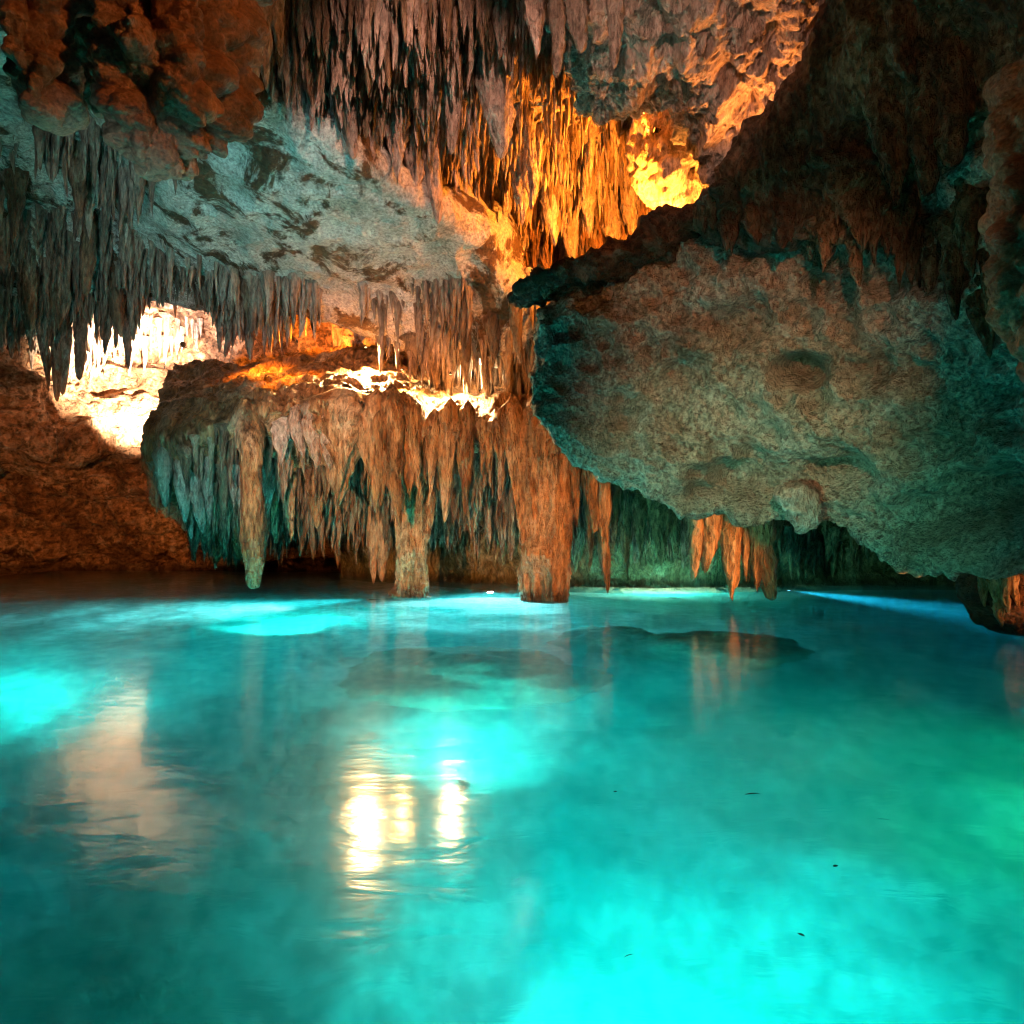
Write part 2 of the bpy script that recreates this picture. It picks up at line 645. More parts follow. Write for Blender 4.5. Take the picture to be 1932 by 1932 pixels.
cx = [-330, -60, 150, 380, 600, 800, 950, 1100]
ctrl = [
    row((-330, -400, 5), (-60, -400, 5), (150, -400, 5.2), (380, -200, 8), (560, -40, 12), (760, 130, 14), (900, 280, 15), (985, 350, 16.5)),
    row((-330, 60, 9.2), (-60, 40, 8.4), (150, 30, 8.2), (380, 50, 8.7), (560, 130, 10.4), (760, 265, 12), (900, 355, 13), (985, 410, 15)),
    row((-330, 230, 11.5), (-60, 250, 11), (150, 250, 10.8), (380, 200, 9.2), (600, 260, 9.4), (800, 370, 10.7), (920, 420, 11.8), (985, 450, 13.8)),
    row((-330, 400, 13), (-60, 400, 13), (150, 400, 13), (380, 470, 12.8), (600, 508, 12.8), (800, 520, 12.6), (920, 500, 12.2), (982, 525, 13.0)),
    row((-330, 520, 14), (-60, 520, 14), (150, 520, 14), (380, 535, 14), (600, 565, 13.8), (800, 580, 13.4), (950, 590, 13), (1040, 590, 13)),
    row((-330, 600, 15), (-60, 600, 15), (150, 565, 15.2), (380, 570, 15.2), (600, 605, 15), (800, 665, 14.2), (950, 690, 13.6), (1060, 690, 13.5)),
    row((-330, 570, 17.5), (-60, 570, 17.5), (150, 545, 17.5), (380, 545, 17.5), (600, 580, 17), (800, 640, 16), (950, 660, 15.4), (1060, 660, 15)),
]
ceil_o, ceil_V, _ = sheet('cave_ceiling', ctrl, 420, 420, d_ceiling, M_PALE, kind='structure')

# fringe of stalactites along the far edge of the pale ceiling
pts = np.vstack([
    pick(ceil_V, [(-100, 400), (150, 380), (260, 430), (420, 500), (540, 520), (560, 600), (300, 580), (-100, 620)], 1500),
    pick(ceil_V, [(540, 520), (700, 520), (830, 530), (1000, 510), (1060, 700), (800, 680), (540, 620)], 800,
         lambda v: np.clip(fbm(v, .8, 2, 61) + .25, .02, 1) ** 2),
    pick(ceil_V, [(-100, 230), (110, 210), (420, 260), (300, 330), (150, 400), (-100, 400)], 240,
         lambda v: np.clip(fbm(v, .7, 2, 62) + .1, .01, 1) ** 2),
])
L_ = lens(len(pts), .18, 1.3, 2.4)
qx, qy = proj(pts)
tip = np.where((qx > 255) & (qx < 415), 565. + 75. * np.abs((qx - 335) / 80.) ** 2 + rng.normal(0, 16, len(qx)), 2000.)
L_ = np.minimum(L_, np.maximum((tip - qy) / F * pts[:, 1], .12))
R_ = L_ * rng.uniform(.03, .095, len(pts)) + .018
hang(ceil_o, pts + [0, 0, .15], L_, R_, M_GREY, 300)
big(ceil_o, [(165, 400, 560, 34, 12.5), (150, 280, 420, 40, 11.5), (30, 330, 470, 34, 11.5), (60, 480, 630, 30, 14), (110, 500, 640, 34, 14),
             (215, 520, 640, 30, 14.2), (470, 540, 640, 26, 14), (880, 560, 690, 26, 13),
             (780, 640, 720, 28, 13.6), (820, 650, 740, 30, 13.6), (930, 600, 700, 28, 13.2), (970, 560, 690, 30, 12.8)], M_DRIP, V=ceil_V)

# ------------------------------------------------------------------ high vault with the stalactite field
def d_vault(p, n):
    return .30 * fbm(p, .6, 4, 31) + .10 * fbm(p, 2.0, 3, 32, ridge=True)


ctrl = [
    [np.array([a, 1, 8.6]) for a in (-3.5, -2, -.8, .4, 1.4, 2.4, 3.6)],
    row((400, -330, 6.8), (600, -300, 6.8), (800, -260, 7), (1000, -230, 7.4), (1150, -200, 7.6), (1320, -180, 7.6), (1500, -160, 7.6)),
    row((420, -60, 8.2), (600, 0, 8.3), (800, 40, 8.7), (1000, 60, 9.2), (1150, 70, 9.5), (1320, 60, 9.6), (1500, 60, 9.8)),
    row((440, 60, 9), (600, 150, 9.5), (800, 250, 10.8), (1000, 320, 12.2), (1150, 330, 13.2), (1320, 310, 13.4), (1500, 290, 13)),
    row((440, 30, 11), (600, 140, 11.6), (800, 280, 13), (980, 450, 14.2), (1150, 490, 14.6), (1320, 470, 14.2), (1500, 450, 13.6)),
    row((440, 30, 13), (600, 140, 13.4), (800, 280, 14.4), (980, 620, 15), (1150, 650, 15), (1320, 630, 14.6), (1500, 600, 14)),
]
vault_o, vault_V, _ = sheet('cave_vault', ctrl, 300, 340, d_vault, M_DRIP, kind='structure')
field = [(480, -30), (1100, -30), (1110, 200), (1300, 260), (1300, 400), (1000, 400), (830, 300), (640, 190), (500, 110)]
pts = pick(vault_V, field, 3400)
L_ = lens(len(pts), .15, .95, 2.2)
R_ = L_ * rng.uniform(.03, .085, len(pts)) + .018
half = rng.random(len(pts)) < .5
hang(vault_o, pts[half] + [0, 0, .1], L_[half], R_[half], M_PINK, 150)
hang(vault_o, pts[~half] + [0, 0, .1], L_[~half], R_[~half], M_DRIP, 150, stuff_name='brown_small_stalactites')
pts = pick(vault_V, [(940, 380), (1320, 360), (1320, 520), (960, 520)], 300)
L_ = lens(len(pts), .3, .8)
hang(vault_o, pts + [0, 0, .05], L_, L_ * .07 + .02, M_ORANGE, 120)
big(vault_o, [(590, 110, 260, 36, 9), (655, 160, 300, 40, 9.4), (700, 200, 330, 44, 9.8), (745, 210, 360, 40, 10), (780, 240, 390, 46, 10.3),
              (815, 250, 420, 40, 10.6), (870, 300, 420, 40, 11.4), (905, 330, 440, 44, 12), (540, 70, 220, 36, 8.8), (940, 90, 300, 90, 9.6),
              (1090, 60, 160, 44, 8.6), (1020, 40, 110, 36, 8.6), (980, 300, 430, 36, 12), (1075, 380, 500, 40, 12.8), (1150, 380, 490, 44, 12.8),
              (1040, 350, 470, 36, 12.6), (1110, 340, 460, 36, 12.4), (1190, 330, 450, 36, 12.2), (1000, 270, 400, 40, 11.6), (850, 130, 300, 40, 9.4)], M_PINK, V=vault_V)

# ------------------------------------------------------------------ rock hanging from the vault on the right of the field
def d_crag(p, n):
    return .34 * fbm(p, .9, 4, 41) + .16 * fbm(p, 1.7, 3, 42, ridge=True) + .20 * fbm(p, 3.2, 4, 44, gain=.65) - .22 * np.exp(-(worley(p, 2.4, 4) / .4) ** 2) + .05 * fbm(p, 10, 3, 43)


ctrl = [
    row((1020, -300, 7), (1120, -320, 6.4), (1240, -330, 6), (1360, -330, 5.8), (1480, -330, 5.6), (1640, -330, 5.4)),
    row((1040, -60, 8), (1130, -70, 7.4), (1250, -70, 7.1), (1370, -80, 6.9), (1480, -90, 6.8), (1640, -90, 6.8)),
    row((1060, 90, 8.8), (1130, 100, 8.1), (1250, 80, 7.8), (1360, 80, 7.6), (1470, 60, 7.4), (1620, 30, 7.4)),
    row((1075, 180, 9), (1130, 205, 8.6), (1240, 165, 8.4), (1340, 190, 8.2), (1450, 170, 7.9), (1600, 130, 7.9)),
    row((1085, 205, 9.4), (1140, 232, 9.2), (1250, 190, 9.2), (1340, 300, 9), (1430, 290, 8.6), (1580, 250, 8.4)),
    row((1100, 180, 10.4), (1150, 200, 10.4), (1250, 180, 10.8), (1370, 340, 10), (1450, 380, 9.4), (1580, 380, 9)),
    row((1120, 120, 11.5), (1160, 140, 11.5), (1250, 140, 12), (1380, 330, 11.4), (1470, 400, 10.6), (1590, 420, 10)),
]
crag_o, crag_V, _ = sheet('hanging_crag', ctrl, 260, 280, d_crag, M_PINK)
crag_o['label'] = 'jagged pinkish limestone crag hanging beside the amber lit recess under the vault'
crag_o['category'] = 'rock formation'
big(crag_o, [(1010, -10, 130, 40, 7.6), (1090, -20, 110, 44, 7.6), (1160, -20, 140, 36, 7.6), (1050, 10, 150, 34, 7.8), (1330, 40, 110, 20, 7.6)], M_PINK)

loft('glowing_boulder', [(1270, 205, 11, .2, .2), (1275, 240, 11, .75, .6), (1285, 300, 10.9, .85, .7), (1275, 350, 10.9, .65, .6), (1280, 395, 10.9, .3, .3), (1270, 412, 10.9, .05, .05)],
     110, 100, lambda p, n: d_crag(p, n) * .9, M_PINK, label='pitted boulder glowing amber at the mouth of the recess below the crag', category='boulder')

# ------------------------------------------------------------------ great slab on the right
HOLLOWS = [(1500, 700, 8.3, .26, .55), (1525, 720, 8.2, .16, .35), (1600, 900, 8.5, .30, .40), (1560, 893, 8.6, .2, .35), (1430, 915, 9.0, .55, .30), (1340, 925, 9.3, .45, .25), (1670, 690, 7.6, .3, .22), (1900, 930, 7.2, .4, .35),
           (1290, 700, 8.8, .3, .2), (1750, 850, 7.7, .35, .25), (1700, 980, 8.2, .4, .3), (1180, 790, 9.5, .3, .2), (1400, 620, 8.4, .35, .2), (1830, 780, 7.0, .3, .25), (1620, 990, 8.8, .3, .3)]


def d_slab(p, n):
    w = worley(p * [1, .7, 1.25], 1.05, 9)
    w2 = worley(p, 2.6, 12)
    low = np.clip((3.6 - p[:, 2]) / 1.6, .25, 1)
    a = P(1500, 900, 8.8) - P(1100, 600, 9.3)
    a = a / np.linalg.norm(a)
    q = p - .7 * (p @ a)[:, None] * a
    hol = .16 * fbm(q, 1.25, 4, 57, ridge=True)
    for hx, hy, hd, hr, hh in HOLLOWS:
        v = (p - P(hx, hy, hd)) * [1, .8, 1.5]
        hol = hol - hh * np.exp(-((v ** 2).sum(1) / hr ** 2) ** 1.6)
    return (.22 * fbm(p, .5, 3, 51) - .45 * low * np.exp(-(w / .42) ** 2) - .24 * np.exp(-(w2 / .38) ** 2)
            + .10 * fbm(p, 1.8, 4, 52, ridge=True) + .07 * fbm(p, 6, 4, 53, gain=.65) + hol)


base = [
    [(1040, 570, 9.9), (1150, 515, 9.4), (1280, 440, 8.7), (1420, 360, 7.9), (1560, 260, 7.1), (1720, 200, 6.5), (1880, 150, 5.9), (2200, 100, 5)],
    [(1005, 600, 9.7), (1120, 575, 9.2), (1270, 520, 8.6), (1420, 480, 8.0), (1570, 450, 7.4), (1730, 430, 6.8), (1890, 420, 6.1), (2230, 400, 5)],
    [(1000, 680, 9.7), (1110, 680, 9.3), (1260, 660, 8.9), (1420, 640, 8.4), (1580, 620, 7.8), (1740, 610, 7.1), (1900, 600, 6.4), (2250, 580, 5.2)],
    [(1012, 760, 9.7), (1120, 790, 9.5), (1260, 790, 9.2), (1420, 790, 8.7), (1580, 790, 8.2), (1740, 790, 7.5), (1900, 790, 6.8), (2250, 780, 5.5)],
    [(1022, 800, 9.8), (1130, 855, 9.7), (1260, 890, 9.4), (1420, 910, 9.0), (1580, 920, 8.5), (1740, 940, 7.8), (1900, 940, 7.1), (2250, 930, 5.8)],
    [(1035, 812, 10), (1150, 900, 9.9), (1270, 958, 9.7), (1420, 985, 9.4), (1570, 1010, 8.9), (1700, 1065, 8.3), (1880, 1068, 7.5), (2250, 1060, 6.2)],
    [(1060, 790, 10.9), (1170, 870, 10.8), (1290, 920, 10.6), (1430, 940, 10.4), (1580, 960, 10), (1720, 1000, 9.4), (1900, 1000, 8.6), (2250, 1000, 7.2)],
    [(1090, 700, 11.6), (1200, 780, 11.8), (1310, 820, 11.6), (1440, 840, 11.4), (1590, 860, 11), (1740, 900, 10.4), (1920, 900, 9.8), (2250, 900, 8.4)],
]
ctrl = [row((r[0][0] + 35, r[0][1] - 15, r[0][2] + 1.3), *r) for r in base]
slab_o, slab_V, _ = sheet('overhanging_slab', ctrl, 460, 420, d_slab, M_SLAB)
slab_o['label'] = 'huge pale pitted limestone slab slanting down over the pool on one side'
slab_o['category'] = 'rock slab'

# dark crest along the upper edge of the slab
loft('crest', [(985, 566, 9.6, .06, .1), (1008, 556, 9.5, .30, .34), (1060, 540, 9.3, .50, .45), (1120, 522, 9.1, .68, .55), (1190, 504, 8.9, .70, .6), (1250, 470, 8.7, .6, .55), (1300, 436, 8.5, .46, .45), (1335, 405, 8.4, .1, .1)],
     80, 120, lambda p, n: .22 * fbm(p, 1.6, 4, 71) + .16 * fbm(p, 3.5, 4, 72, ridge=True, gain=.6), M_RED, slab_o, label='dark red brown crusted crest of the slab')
# stone stuck to the lower edge
loft('hanging_stone', [(1495, 915, 8.75, .05, .05), (1503, 925, 8.75, .2, .18), (1508, 950, 8.75, .26, .22), (1515, 980, 8.75, .24, .2), (1518, 998, 8.75, .13, .12), (1517, 1008, 8.75, .03, .03)],
     48, 44, lambda p, n: .16 * fbm(p, 2.8, 5, 81) + .04 * fbm(p, 9, 3, 82, ridge=True), M_PINK, label='small ochre stone clinging to the lower edge of the great slab', category='stone')
big(slab_o, [(1795, 1060, 1102, 44, 7.8), (1700, 1060, 1085, 24, 8.3), (1680, 1050, 1075, 22, 8.4)], M_SLAB)

# ------------------------------------------------------------------ dark curtain in the upper right
def d_curtain(p, n):
    q = p * [1, 1, .35]
    return .22 * fbm(p, .8, 3, 91) + .16 * fbm(q, 2.4, 4, 92, ridge=True) + .05 * fbm(p, 6, 3, 93)


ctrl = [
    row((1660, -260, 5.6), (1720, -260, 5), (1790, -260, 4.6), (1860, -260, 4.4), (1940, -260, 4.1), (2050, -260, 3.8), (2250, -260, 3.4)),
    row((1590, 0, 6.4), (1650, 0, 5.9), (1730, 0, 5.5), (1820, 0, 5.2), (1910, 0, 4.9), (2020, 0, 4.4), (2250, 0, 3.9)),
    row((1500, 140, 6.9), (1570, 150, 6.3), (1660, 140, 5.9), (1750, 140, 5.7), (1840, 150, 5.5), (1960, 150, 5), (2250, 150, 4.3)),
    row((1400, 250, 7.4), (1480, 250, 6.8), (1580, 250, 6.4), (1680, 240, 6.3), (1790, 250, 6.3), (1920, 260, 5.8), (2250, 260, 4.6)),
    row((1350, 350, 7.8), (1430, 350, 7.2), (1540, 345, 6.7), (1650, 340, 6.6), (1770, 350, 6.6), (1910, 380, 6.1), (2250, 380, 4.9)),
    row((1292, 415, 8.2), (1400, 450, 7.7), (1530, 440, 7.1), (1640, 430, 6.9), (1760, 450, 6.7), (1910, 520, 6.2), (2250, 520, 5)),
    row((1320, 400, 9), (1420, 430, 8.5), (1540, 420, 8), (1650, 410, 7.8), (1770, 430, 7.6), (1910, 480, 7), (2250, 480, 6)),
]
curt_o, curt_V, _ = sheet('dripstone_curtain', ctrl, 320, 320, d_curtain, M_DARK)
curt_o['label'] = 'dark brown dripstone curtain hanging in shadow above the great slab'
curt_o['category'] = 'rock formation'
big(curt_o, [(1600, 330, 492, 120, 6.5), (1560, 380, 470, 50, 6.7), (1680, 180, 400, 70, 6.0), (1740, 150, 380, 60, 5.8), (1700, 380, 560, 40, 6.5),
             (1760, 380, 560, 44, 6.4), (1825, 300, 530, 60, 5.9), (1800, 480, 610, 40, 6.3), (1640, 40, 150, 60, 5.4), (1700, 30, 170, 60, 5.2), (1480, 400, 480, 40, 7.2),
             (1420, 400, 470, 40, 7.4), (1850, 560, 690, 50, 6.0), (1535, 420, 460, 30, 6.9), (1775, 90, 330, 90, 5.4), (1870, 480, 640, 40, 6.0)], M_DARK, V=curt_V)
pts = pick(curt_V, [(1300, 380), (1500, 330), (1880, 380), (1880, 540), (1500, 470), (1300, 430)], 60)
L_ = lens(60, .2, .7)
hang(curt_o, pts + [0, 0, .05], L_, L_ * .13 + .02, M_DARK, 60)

# bulbous flowstone at the right edge
def d_bulb(p, n):
    return .22 * (.42 - worley(p, 4.2, 14) ** 2) + .09 * (.42 - worley(p, 10, 15) ** 2) + .05 * fbm(p, 1.6, 3, 101)


loft('bulbous_flowstone', [(2010, 120, 4.0, .26, .3), (2000, 230, 4.0, .28, .3), (2000, 330, 4.0, .29, .3), (1998, 430, 4.0, .29, .3), (2000, 520, 4.0, .28, .28), (2000, 600, 4.0, .25, .25), (2020, 690, 4.0, .2, .2), (2040, 800, 4, .12, .12), (2050, 860, 4, .02, .02)],
     110, 240, d_bulb, M_FLOW, label='knobbly purplish flowstone pillar hanging at the dark edge beside the curtain', category='flowstone')

# ------------------------------------------------------------------ flowstone lobes in front, upper left
def d_lobe(p, n):
    w = worley(p * [1, 1, .8], 2.6, 16)
    w2 = worley(p * [1, 1, .85], 5.2, 17)
    return .20 * (.75 - w) + .34 * (.42 - w2 ** 2) + .12 * (.42 - worley(p, 12, 19) ** 2) + .15 * fbm(p, .9, 3, 111) + .015 * fbm(p, 22, 2, 113)


loft('flowstone_lobe', [(75, -260, 4.7, .4, .5), (75, -100, 4.7, .26, .35), (74, 0, 4.7, .20, .28), (70, 90, 4.7, .17, .24), (76, 160, 4.7, .15, .2), (82, 205, 4.7, .10, .13), (86, 226, 4.7, .02, .03)],
     130, 170, lambda p, n: d_lobe(p, n) * .8, M_FLOW, label='narrower of two lumpy brown flowstone lobes hanging near the ceiling corner', category='flowstone')
loft('flowstone_lobe', [(320, -300, 5, .8, .7), (325, -120, 5, .52, .6), (325, 20, 5, .44, .5), (320, 120, 5, .40, .48), (312, 195, 5, .36, .42), (292, 250, 5, .24, .3), (282, 300, 5, .15, .18), (280, 332, 5, .03, .03)],
     200, 230, d_lobe, M_FLOW, label='broader of two lumpy brown flowstone lobes hanging near the ceiling corner', category='flowstone')
loft('shade_filler', [(170, -260, 5.9, .8, .5), (172, -60, 5.9, .5, .4), (172, 60, 5.9, .36, .3), (176, 140, 5.9, .24, .22), (185, 200, 5.9, .1, .1), (186, 215, 5.9, .02, .02)],
     70, 90, d_lobe, M_FLOW, bpy.data.objects['flowstone_lobe.001'])  # added rock closing the gap, stands in for the shaded hollow between lobes
fl = bpy.data.objects.new('stalactite_cluster', None)
COL.objects.link(fl)
fl['label'] = 'pale pinkish stalactite cluster hanging right beside the broad flowstone lobe'
fl['category'] = 'stalactites'
big(fl, [(478, -60, 195, 50, 6.4), (500, -60, 175, 36, 6.5), (455, -80, 150, 40, 6.3), (520, -90, 120, 44, 6.7)], M_PINK)

# ------------------------------------------------------------------ hanging shelf in the middle
def d_shelf(p, n):
    q = p * [1, 1, .22]
    low = np.clip((3.6 - p[:, 2]) / .8, 0, 1)
    top = 1 - low
    return (.18 * fbm(p, .6, 3, 121) + low * (.24 * fbm(q, 1.5, 3, 122, ridge=True) + .10 * fbm(q, 4.5, 3, 123, ridge=True))
            + top * (.20 * fbm(p, 1.4, 4, 124, ridge=True) + .08 * fbm(p, 4, 3, 126)) + .04 * fbm(p, 6, 3, 125))


ctrl = [
    row((330, 690, 17.5), (390, 690, 17.2), (470, 690, 16.8), (570, 680, 16.2), (700, 660, 16.4), (820, 672, 16.4), (920, 695, 16.2), (1040, 725, 15.6), (1180, 800, 14.4), (1320, 860, 14)),
    row((300, 770, 15.4), (350, 742, 15.2), (440, 722, 14.9), (540, 713, 14.6), (690, 710, 14.6), (800, 728, 14.6), (920, 742, 14.5), (1040, 757, 14), (1180, 820, 13.2), (1320, 870, 13)),
    row((284, 830, 13.9), (325, 805, 13.2), (420, 780, 12.9), (540, 765, 12.7), (680, 786, 12.5), (800, 796, 12.5), (920, 800, 12.5), (1040, 804, 12.4), (1180, 840, 12.3), (1320, 880, 12.2)),
    row((292, 900, 14.1), (332, 880, 13.5), (430, 850, 13.4), (540, 825, 13.4), (680, 835, 13.3), (800, 845, 13.3), (920, 840, 13.4), (1040, 850, 13.3), (1180, 885, 13.1), (1320, 925, 12.9)),
    row((320, 960, 14.8), (385, 945, 14.6), (460, 910, 14.5), (560, 880, 14.4), (690, 885, 14.3), (800, 890, 14.3), (920, 885, 14.3), (1040, 895, 14.2), (1180, 920, 14.0), (1320, 955, 13.8)),
    row((390, 1005, 15.6), (440, 1000, 15.4), (500, 975, 15.4), (590, 955, 15.3), (700, 955, 15.2), (810, 955, 15.2), (920, 955, 15.2), (1040, 960, 15.1), (1180, 970, 15.0), (1320, 985, 14.8)),
    row((420, 1000, 18), (460, 1000, 18), (520, 1000, 17.5), (600, 1000, 17), (700, 1000, 17), (810, 1000, 17), (920, 1000, 17), (1040, 1000, 17), (1180, 1000, 17), (1320, 1000, 17)),
]
shelf_o, shelf_V, _ = sheet('hanging_shelf', ctrl, 420, 340, d_shelf, M_ORANGE)
shelf_o['label'] = 'broad ochre rock shelf fringed with long stalactites hanging over the pool'
shelf_o['category'] = 'rock formation'
pts = np.vstack([
    pick(shelf_V, [(285, 850), (420, 800), (680, 800), (1180, 850), (1180, 900), (700, 860), (400, 890), (300, 900)], 200),
    pick(shelf_V, [(300, 900), (400, 890), (700, 850), (1180, 890), (1180, 940), (700, 920), (400, 960)], 420),
    pick(shelf_V, [(330, 960), (700, 910), (1180, 930), (1320, 960), (1320, 1000), (900, 980), (430, 1020)], 800),
])
L_ = np.minimum(lens(len(pts), .3, 1.15, 1.2), np.maximum(pts[:, 2] - rng.uniform(.1, .8, len(pts)), .25))
R_ = L_ * rng.uniform(.03, .09, len(pts)) + .018
hang(shelf_o, pts + [0, 0, .12], L_, R_, M_DRIP, 240)
big(shelf_o, [(395, 870, 995, 26), (440, 870, 960, 22), (456, 880, 990, 34), (505, 880, 975, 26), (530, 800, 880, 34), (562, 780, 870, 36), (596, 775, 900, 48),
              (618, 790, 890, 32), (345, 880, 990, 34), (310, 860, 960, 36), (370, 900, 1010, 30), (360, 930, 1020, 24)], M_PINK, V=shelf_V)
big(shelf_o, [(640, 770, 968, 104), (690, 790, 900, 44), (820, 800, 952, 28), (850, 790, 990, 44), (882, 795, 995, 34), (915, 800, 900, 30), (940, 800, 880, 30),
              (965, 790, 990, 36), (790, 850, 962, 34), (1110, 800, 1010, 34), (1085, 820, 1000, 30), (1138, 850, 1125, 38, 12.2), (1118, 880, 1080, 30), (1160, 870, 1030, 36),
              (1072, 850, 1060, 30), (600, 900, 1000, 30), (545, 900, 1020, 30), (520, 930, 1030, 24), (420, 980, 1066, 34, 13.2), (448, 1000, 1058, 22, 13.2), (705, 960, 1105, 30, 13.4),
              (720, 970, 1100, 26, 13.4), (635, 1000, 1075, 20, 13.4)], M_ORANGE, V=shelf_V)


def d_column(p, n):
    q = p * [1, 1, .16]
    return .13 * fbm(q, 3.6, 3, 131, ridge=True) + .07 * fbm(p, 2.4, 4, 132) + .02 * fbm(p * [1, 1, 2.5], 9, 2, 133)


def px(w, d=12.5):
    return w / 2 / F * d


loft('column', [(1030, 760, 12.5, px(60), .3), (1028, 820, 12.5, px(84), .4), (1030, 880, 12.5, px(92), .4), (1032, 960, 12.5, px(92), .42), (1028, 1040, 12.5, px(80), .38), (1026, 1110, 12.5, px(74), .34), (1026, 1170, 12.5, px(70), .3)],
     110, 220, d_column, M_ORANGE, shelf_o, label='thick fluted column reaching into the water')
loft('column', [(775, 900, 13.3, px(50), .2), (780, 950, 13.3, px(66), .3), (776, 1000, 13.3, px(58), .3), (776, 1050, 13.3, px(50), .26), (776, 1090, 13.3, px(50), .26), (774, 1120, 13.3, px(64), .3), (774, 1150, 13.3, px(70), .3)],
     70, 130, d_column, M_ORANGE, shelf_o, label='column with a splayed foot standing in the water')
big(shelf_o, [(712, 775, 985, 44, 12.4), (738, 768, 1004, 54, 12.3), (762, 775, 955, 46, 12.35), (784, 780, 925, 34, 12.4), (698, 785, 930, 36, 12.4), (748, 800, 985, 36, 12.2), (722, 800, 960, 34, 12.2)], M_ORANGE)
loft('stalactite', [(468, 760, 13.0, px(30), .2), (472, 810, 12.7, px(46), .24), (474, 870, 12.5, px(38), .2), (476, 930, 12.4, px(34), .17), (478, 990, 12.4, px(36), .17), (480, 1040, 12.4, px(35), .17), (483, 1066, 12.4, px(30), .14), (482, 1090, 12.4, px(22), .1), (482, 1106, 12.4, px(14), .07), (482, 1110, 12.4, px(3), .01)],
     56, 160, lambda p, n: d_column(p, n) * .6, M_ORANGE, shelf_o, label='longest free stalactite, tip just above the water')

# ------------------------------------------------------------------ far walls
def d_wall(p, n):
    return .5 * fbm(p, .55, 2, 148) + .42 * fbm(p * [.35, .35, 1.5], .9, 4, 147, ridge=True) + .45 * fbm(p, .3, 4, 141) + .30 * fbm(p, .9, 4, 142, ridge=True) - .3 * np.exp(-(worley(p, 1.1, 18) / .4) ** 2) + .14 * fbm(p, 2.6, 4, 143, gain=.6)


def frow(y, ds, xs_=(-420, -150, 0, 150, 300, 450, 600, 750, 900, 1080, 1250)):
    if np.isscalar(y):
        y = [y] * len(xs_)
    return row(*[(a, b, c) for a, b, c in zip(xs_, y, ds)])


ctrl = [
    frow([480] * 11, (15, 16, 17, 17.5, 18, 18, 17.8, 17.4, 17, 16.4, 16)),
    frow([600, 600, 600, 600, 590, 600, 610, 640, 650, 680, 700], (17, 18, 19, 19.8, 20, 19.6, 18.8, 18.2, 17.6, 17, 16.5)),
    frow([700, 700, 690, 690, 680, 680, 690, 700, 720, 740, 760], (15, 16, 17.8, 20.6, 21.5, 20.5, 19, 18.2, 17.4, 17, 16.5)),
    frow([800, 800, 800, 800, 800, 800, 800, 800, 800, 800, 800], (14.5, 15.5, 17.0, 19.7, 21, 21, 20, 19, 18, 17.5, 17)),
    frow([845] * 11, (15, 16, 17.4, 19.5, 20.6, 21, 20.4, 19.4, 18.4, 18, 17.5)),
    frow([872, 872, 872, 870, 866, 872, 880, 880, 880, 880, 880], (19, 20, 21, 21.4, 21.6, 21.8, 21, 20, 19, 18.4, 18)),
    frow([930] * 11, (20, 21, 22, 22, 21.8, 22.4, 22, 21, 20, 19, 18.6)),
    frow([1010] * 11, (20, 21, 22.3, 22.6, 22.6, 23, 23, 22, 21, 20, 19)),
    frow([1072, 1072, 1072, 1072, 1072, 1072, 1075, 1078, 1082, 1086, 1090], (21, 22, 23.2, 23.6, 23.6, 23.6, 23, 22, 21, 20, 19)),
    frow([1160] * 11, (21, 22, 23, 23.4, 23.4, 23.4, 22.8, 21.8, 20.8, 19.8, 18.8)),
]
wall_o, wall_V, _ = sheet('cave_wall', ctrl, 440, 380, d_wall, M_WALL, kind='structure')
pts = np.vstack([pick(wall_V, [(0, 600), (400, 600), (380, 640), (180, 680), (0, 680)], 160), pick(wall_V, [(600, 610), (1000, 640), (1000, 700), (660, 660)], 100)])
L_ = lens(len(pts), .4, 1.2)
hang(wall_o, pts + [0, -.2, .2], L_, L_ * .09 + .02, M_PINK, 120)
big(ceil_o, [(80, 620, 740, 20, 16), (100, 610, 760, 22, 16.4), (125, 620, 750, 20, 16.6), (150, 610, 720, 24, 16.6), (200, 600, 680, 22, 16.6), (240, 600, 700, 20, 16.8)], M_PINK)


def d_back(p, n):
    q = p * [1, 1, .3]
    return .35 * fbm(p, .4, 3, 151) + .2 * fbm(q, 1.4, 4, 152, ridge=True) + .06 * fbm(q, 5, 3, 153)


bx = (640, 780, 920, 1060, 1200, 1330, 1460, 1600, 1750, 1900, 2080)
ctrl = [
    frow(860, (19, 18, 17, 16, 15.6, 15.4, 15.4, 15.6, 15.8, 16, 15), bx),
    frow(930, (19, 18, 16.6, 15.8, 15.2, 15, 15, 15.6, 15.8, 16, 15), bx),
    frow(1000, (19.4, 18, 16.4, 15.6, 15, 14.9, 15, 16, 16.4, 16, 15), bx),
    frow(1060, (20, 18, 16.6, 15.8, 15.2, 15, 15.6, 16.6, 17, 16.4, 15), bx),
    frow(1098, (20, 18, 16.8, 16, 15.4, 15.2, 15.8, 16.4, 16.6, 16, 14.6), bx),
    frow(1190, (19, 17, 15.8, 15.2, 14.8, 14.8, 15.2, 15.6, 15.8, 15, 13.6), bx),
]
back_o, back_V, _ = sheet('rear_cave_wall', ctrl, 360, 180, d_back, M_OLIVE, kind='structure')
pts = np.vstack([pick(back_V, [(760, 900), (1500, 900), (1500, 1010), (760, 1020)], 330), pick(back_V, [(1480, 930), (1900, 950), (1900, 1050), (1480, 1050)], 120)])
L_ = np.minimum(lens(len(pts), .3, 1.0), np.maximum(pts[:, 2] - .15, .25))
hang(back_o, pts + [0, -.15, .05], L_, L_ * .09 + .02, M_OLIVE, 220)
big(back_o, [(1240, 940, 1082, 38, 13.6), (1205, 950, 1060, 26, 13.6), (1275, 960, 1070, 24, 13.6), (1180, 950, 1090, 26, 13.2)], M_OLIVE)

